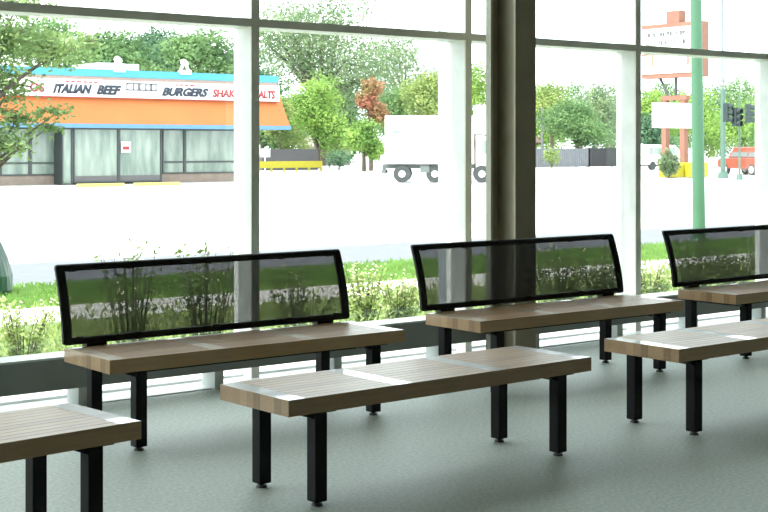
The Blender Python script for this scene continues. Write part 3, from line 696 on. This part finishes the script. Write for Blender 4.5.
# young tree on the verge, with its watering bag
random.seed(8)
YT = 15.5; XT = px(-14, YT)
yt = thing('young_street_tree', 'young feathery green tree at the left edge just outside the window', 'tree', (XT, YT, GZ))
LF = leafmat('feathery_leaves', (0.3, 0.408, 0.168), (0.132, 0.216, 0.078), 2.2)
def P3(x, y, dy=0):
    Y = YT+dy; return (px(x, Y)-XT, dy, pz(x, y, Y)-GZ)
b = MB(); tw = MB()
for (x, y, rx_, rz_, dy, n_) in ((8, 38, 40, 26, 0, 800), (58, 50, 32, 22, -.2, 560), (85, 42, 16, 12, 0, 140), (10, 84, 24, 20, .3, 360), (-15, 70, 45, 45, .2, 900), (58, 112, 16, 9, -.2, 90), (18, 118, 30, 22, 0, 420), (48, 128, 18, 7, .1, 110), (-5, 145, 26, 18, 0, 350), (20, 148, 14, 14, -.3, 90), (-45, 60, 50, 60, .2, 700), (-40, 130, 40, 35, 0, 400), (-25, 0, 50, 28, 0, 600), (20, 5, 40, 16, .3, 300)):
    c = P3(x, y, dy); s = 1/85
    leaf_blob(b, c, (rx_*s*1.25, rx_*s, rz_*s), n_, .085, asp=.42, shell=.05, lump=.3)
    if x > -20 or True:
        st = P3(-14, min(180, y+60)); mid = tuple((st[i]+c[i])/2+(.05 if i == 2 else 0) for i in range(3))
        tw.tube([st, mid, c], [.022, .014, .006], 6)
        for _ in range(5):
            e = (c[0]+random.uniform(-1, 1)*rx_*s, c[1]+random.uniform(-.3, .3), c[2]+random.uniform(-.3, .6)*rz_*s)
            tw.tube([mid, c, e] if _ % 2 else [c, e], [.008, .005, .003][:3 if _ % 2 else 2], 5)
b.build('crown', LF, yt)
tw.build('branches', M['bark'], yt)
b = MB(); b.tube([(0, 0, 0), (0, 0, 1.5), (.03, 0, 3.6)], [.05, .045, .02], 10); b.build('trunk', M['bark'], yt)
bag = thing('watering_bag', 'dark green watering bag wrapped round the young tree trunk', 'watering bag', (XT, YT, GZ))
b = MB(); prof = [(.0, .27), (.08, .31), (.25, .30), (.45, .24), (.62, .17), (.76, .10), (.80, .06)]; N = 28
for i in range(len(prof)-1):
    for k in range(N):
        def pt(i_, k_):
            a = 2*math.pi*k_/N; z, r = prof[i_]; r *= 1+.05*math.sin(5*a+z*7); return (r*math.cos(a), r*math.sin(a), z)
        b.quad(pt(i, k), pt(i, k+1), pt(i+1, k+1), pt(i+1, k))
b.build('bag_body', mat('green_tarpaulin', (0.012, 0.066, 0.036), .35, (0.0072, 0.042, 0.024), 3), bag)

# bed plants just outside the glass
random.seed(21)
PL1 = leafmat('weed_leaves_light', (0.375, 0.463, 0.163), (0.213, 0.3, 0.0875), 5)
PL2 = leafmat('weed_leaves_mid', (0.196, 0.287, 0.0978), (0.103, 0.172, 0.0575), 5)
PLF = mat('pale_blossom', (.85, .75, .62), .8, (.85, .82, .55), 20)
def plant(label, x, Y, ytop, wpx, m, nst=14, fl=20, leafn=9):
    X = px(x, Y); d = Y/(math.cos(A)-(x-384)/F*math.sin(A)); R = wpx*d/F/2; H = pz(x, ytop, Y)-GZ
    t = thing('flowering_shrub', label, 'plant', (X, Y, GZ), group='shrubs in the bed outside the glass')
    b = MB(); s = MB(); f = MB()
    for i in range(nst):
        a = random.random()*6.28; q = R*math.sqrt(random.random()); top = Vector((q*math.cos(a), q*math.sin(a), H*random.uniform(.55, 1)))
        base = Vector((q*.25*math.cos(a), q*.25*math.sin(a), 0)); mid = (base+top)/2+Vector((0, 0, .05))
        s.tube([tuple(base), tuple(mid), tuple(top)], [.006, .004, .002], 4)
        for j in range(leafn*3):
            tt = random.uniform(.2, 1); p = base.lerp(top, tt)+Vector((random.gauss(0, .035), random.gauss(0, .035), random.gauss(0, .02)))
            u = Vector((random.gauss(0, 1), random.gauss(0, 1), random.gauss(0, .5))).normalized()*.028*random.uniform(.6, 1.4); v = Vector((0, 0, 1)).cross(u).normalized()*.011+Vector((0, 0, random.gauss(0, .008)))
            b.quad(tuple(p-u), tuple(p-v), tuple(p+u), tuple(p+v))
        if random.random() < fl/20:
            for j in range(4):
                p = top+Vector((random.gauss(0, .03), random.gauss(0, .03), random.gauss(0, .03))); f.cyl(tuple(p), tuple(p+Vector((.004, -.002, .008))), .010, .012, 6)
    b.build('foliage', m, t); s.build('stems', M['bark'], t)
    if f.v: f.build('blossoms', PLF, t)
plant('tall weedy shrub behind the left bench back near its left end', 132, 9.4, 232, 75, PL2, 22, 8)
plant('tall weedy shrub behind the left bench back near the first mullion', 205, 9.6, 228, 70, PL2, 22, 8)
plant('leafy shrub with pale blossoms left of the left bench', 22, 10.2, 300, 70, PL1, 18, 20)
plant('leafy shrub behind the right part of the left bench back', 300, 9.8, 262, 70, PL2, 16, 8)
plant('bushy yellow-green shrub between the two left bench backs, left one', 367, 10.2, 262, 52, PL1, 26, 20, 12)
plant('pale flowering shrub between the two left bench backs, right one', 398, 9.7, 278, 48, PL1, 26, 20, 12)
plant('leafy shrub behind the column bench back', 560, 9.6, 244, 70, PL2, 26, 8, 12)
plant('low leafy shrub behind the right end of the column bench back', 600, 10.0, 250, 50, PL2, 20, 8, 12)
plant('leafy shrub between the column bench back and the right bench back', 652, 9.8, 262, 42, PL1, 22, 20, 12)
plant('tall leafy shrub behind the right bench back near the green pole', 695, 9.7, 232, 60, PL2, 26, 4, 12)
plant('leafy shrub behind the right bench back near its right part', 735, 10.0, 242, 60, PL2, 24, 4, 12)
# ground cover nobody could count
b = MB()
for _ in range(36000):
    Y = random.uniform(8.1, 12.7); X = random.uniform(.15*Y, 1.75*Y); h = random.uniform(.05, .26)*(1.3 if noise.noise(Vector((X*1.3, Y*1.3, 0))) > 0 else .6)
    a = random.random()*6.28; l = random.uniform(.02, .05); z0 = GZ+h*random.random()*.9
    u = Vector((math.cos(a)*l, math.sin(a)*l, random.uniform(.0, .06))); v = Vector((-math.sin(a)*.012, math.cos(a)*.012, 0)); p = Vector((X, Y, z0))
    b.quad(tuple(p-u), tuple(p-v), tuple(p+u), tuple(p+v))
tag(b.build('ground_cover', PL1), 'low leafy ground cover and weeds in the bed outside the glass', 'plants', kind='stuff')
b = MB()
for _ in range(42000):
    Y = random.uniform(14.02, 16.15); X = random.uniform(.15*Y, 1.75*Y); a = random.random()*6.28; h = random.uniform(.03, .09)
    b.quad((X, Y, GZ), (X+.012*math.cos(a), Y+.012*math.sin(a), GZ), (X+.02*math.cos(a*3), Y, GZ+h), (X+.01, Y, GZ+h*.9))
tag(b.build('verge_grass', leafmat('verge_blades', (.29, .46, .14), (.18, .30, .08), 3)), 'short mown grass on the strip between sidewalk and road', 'grass', kind='stuff')
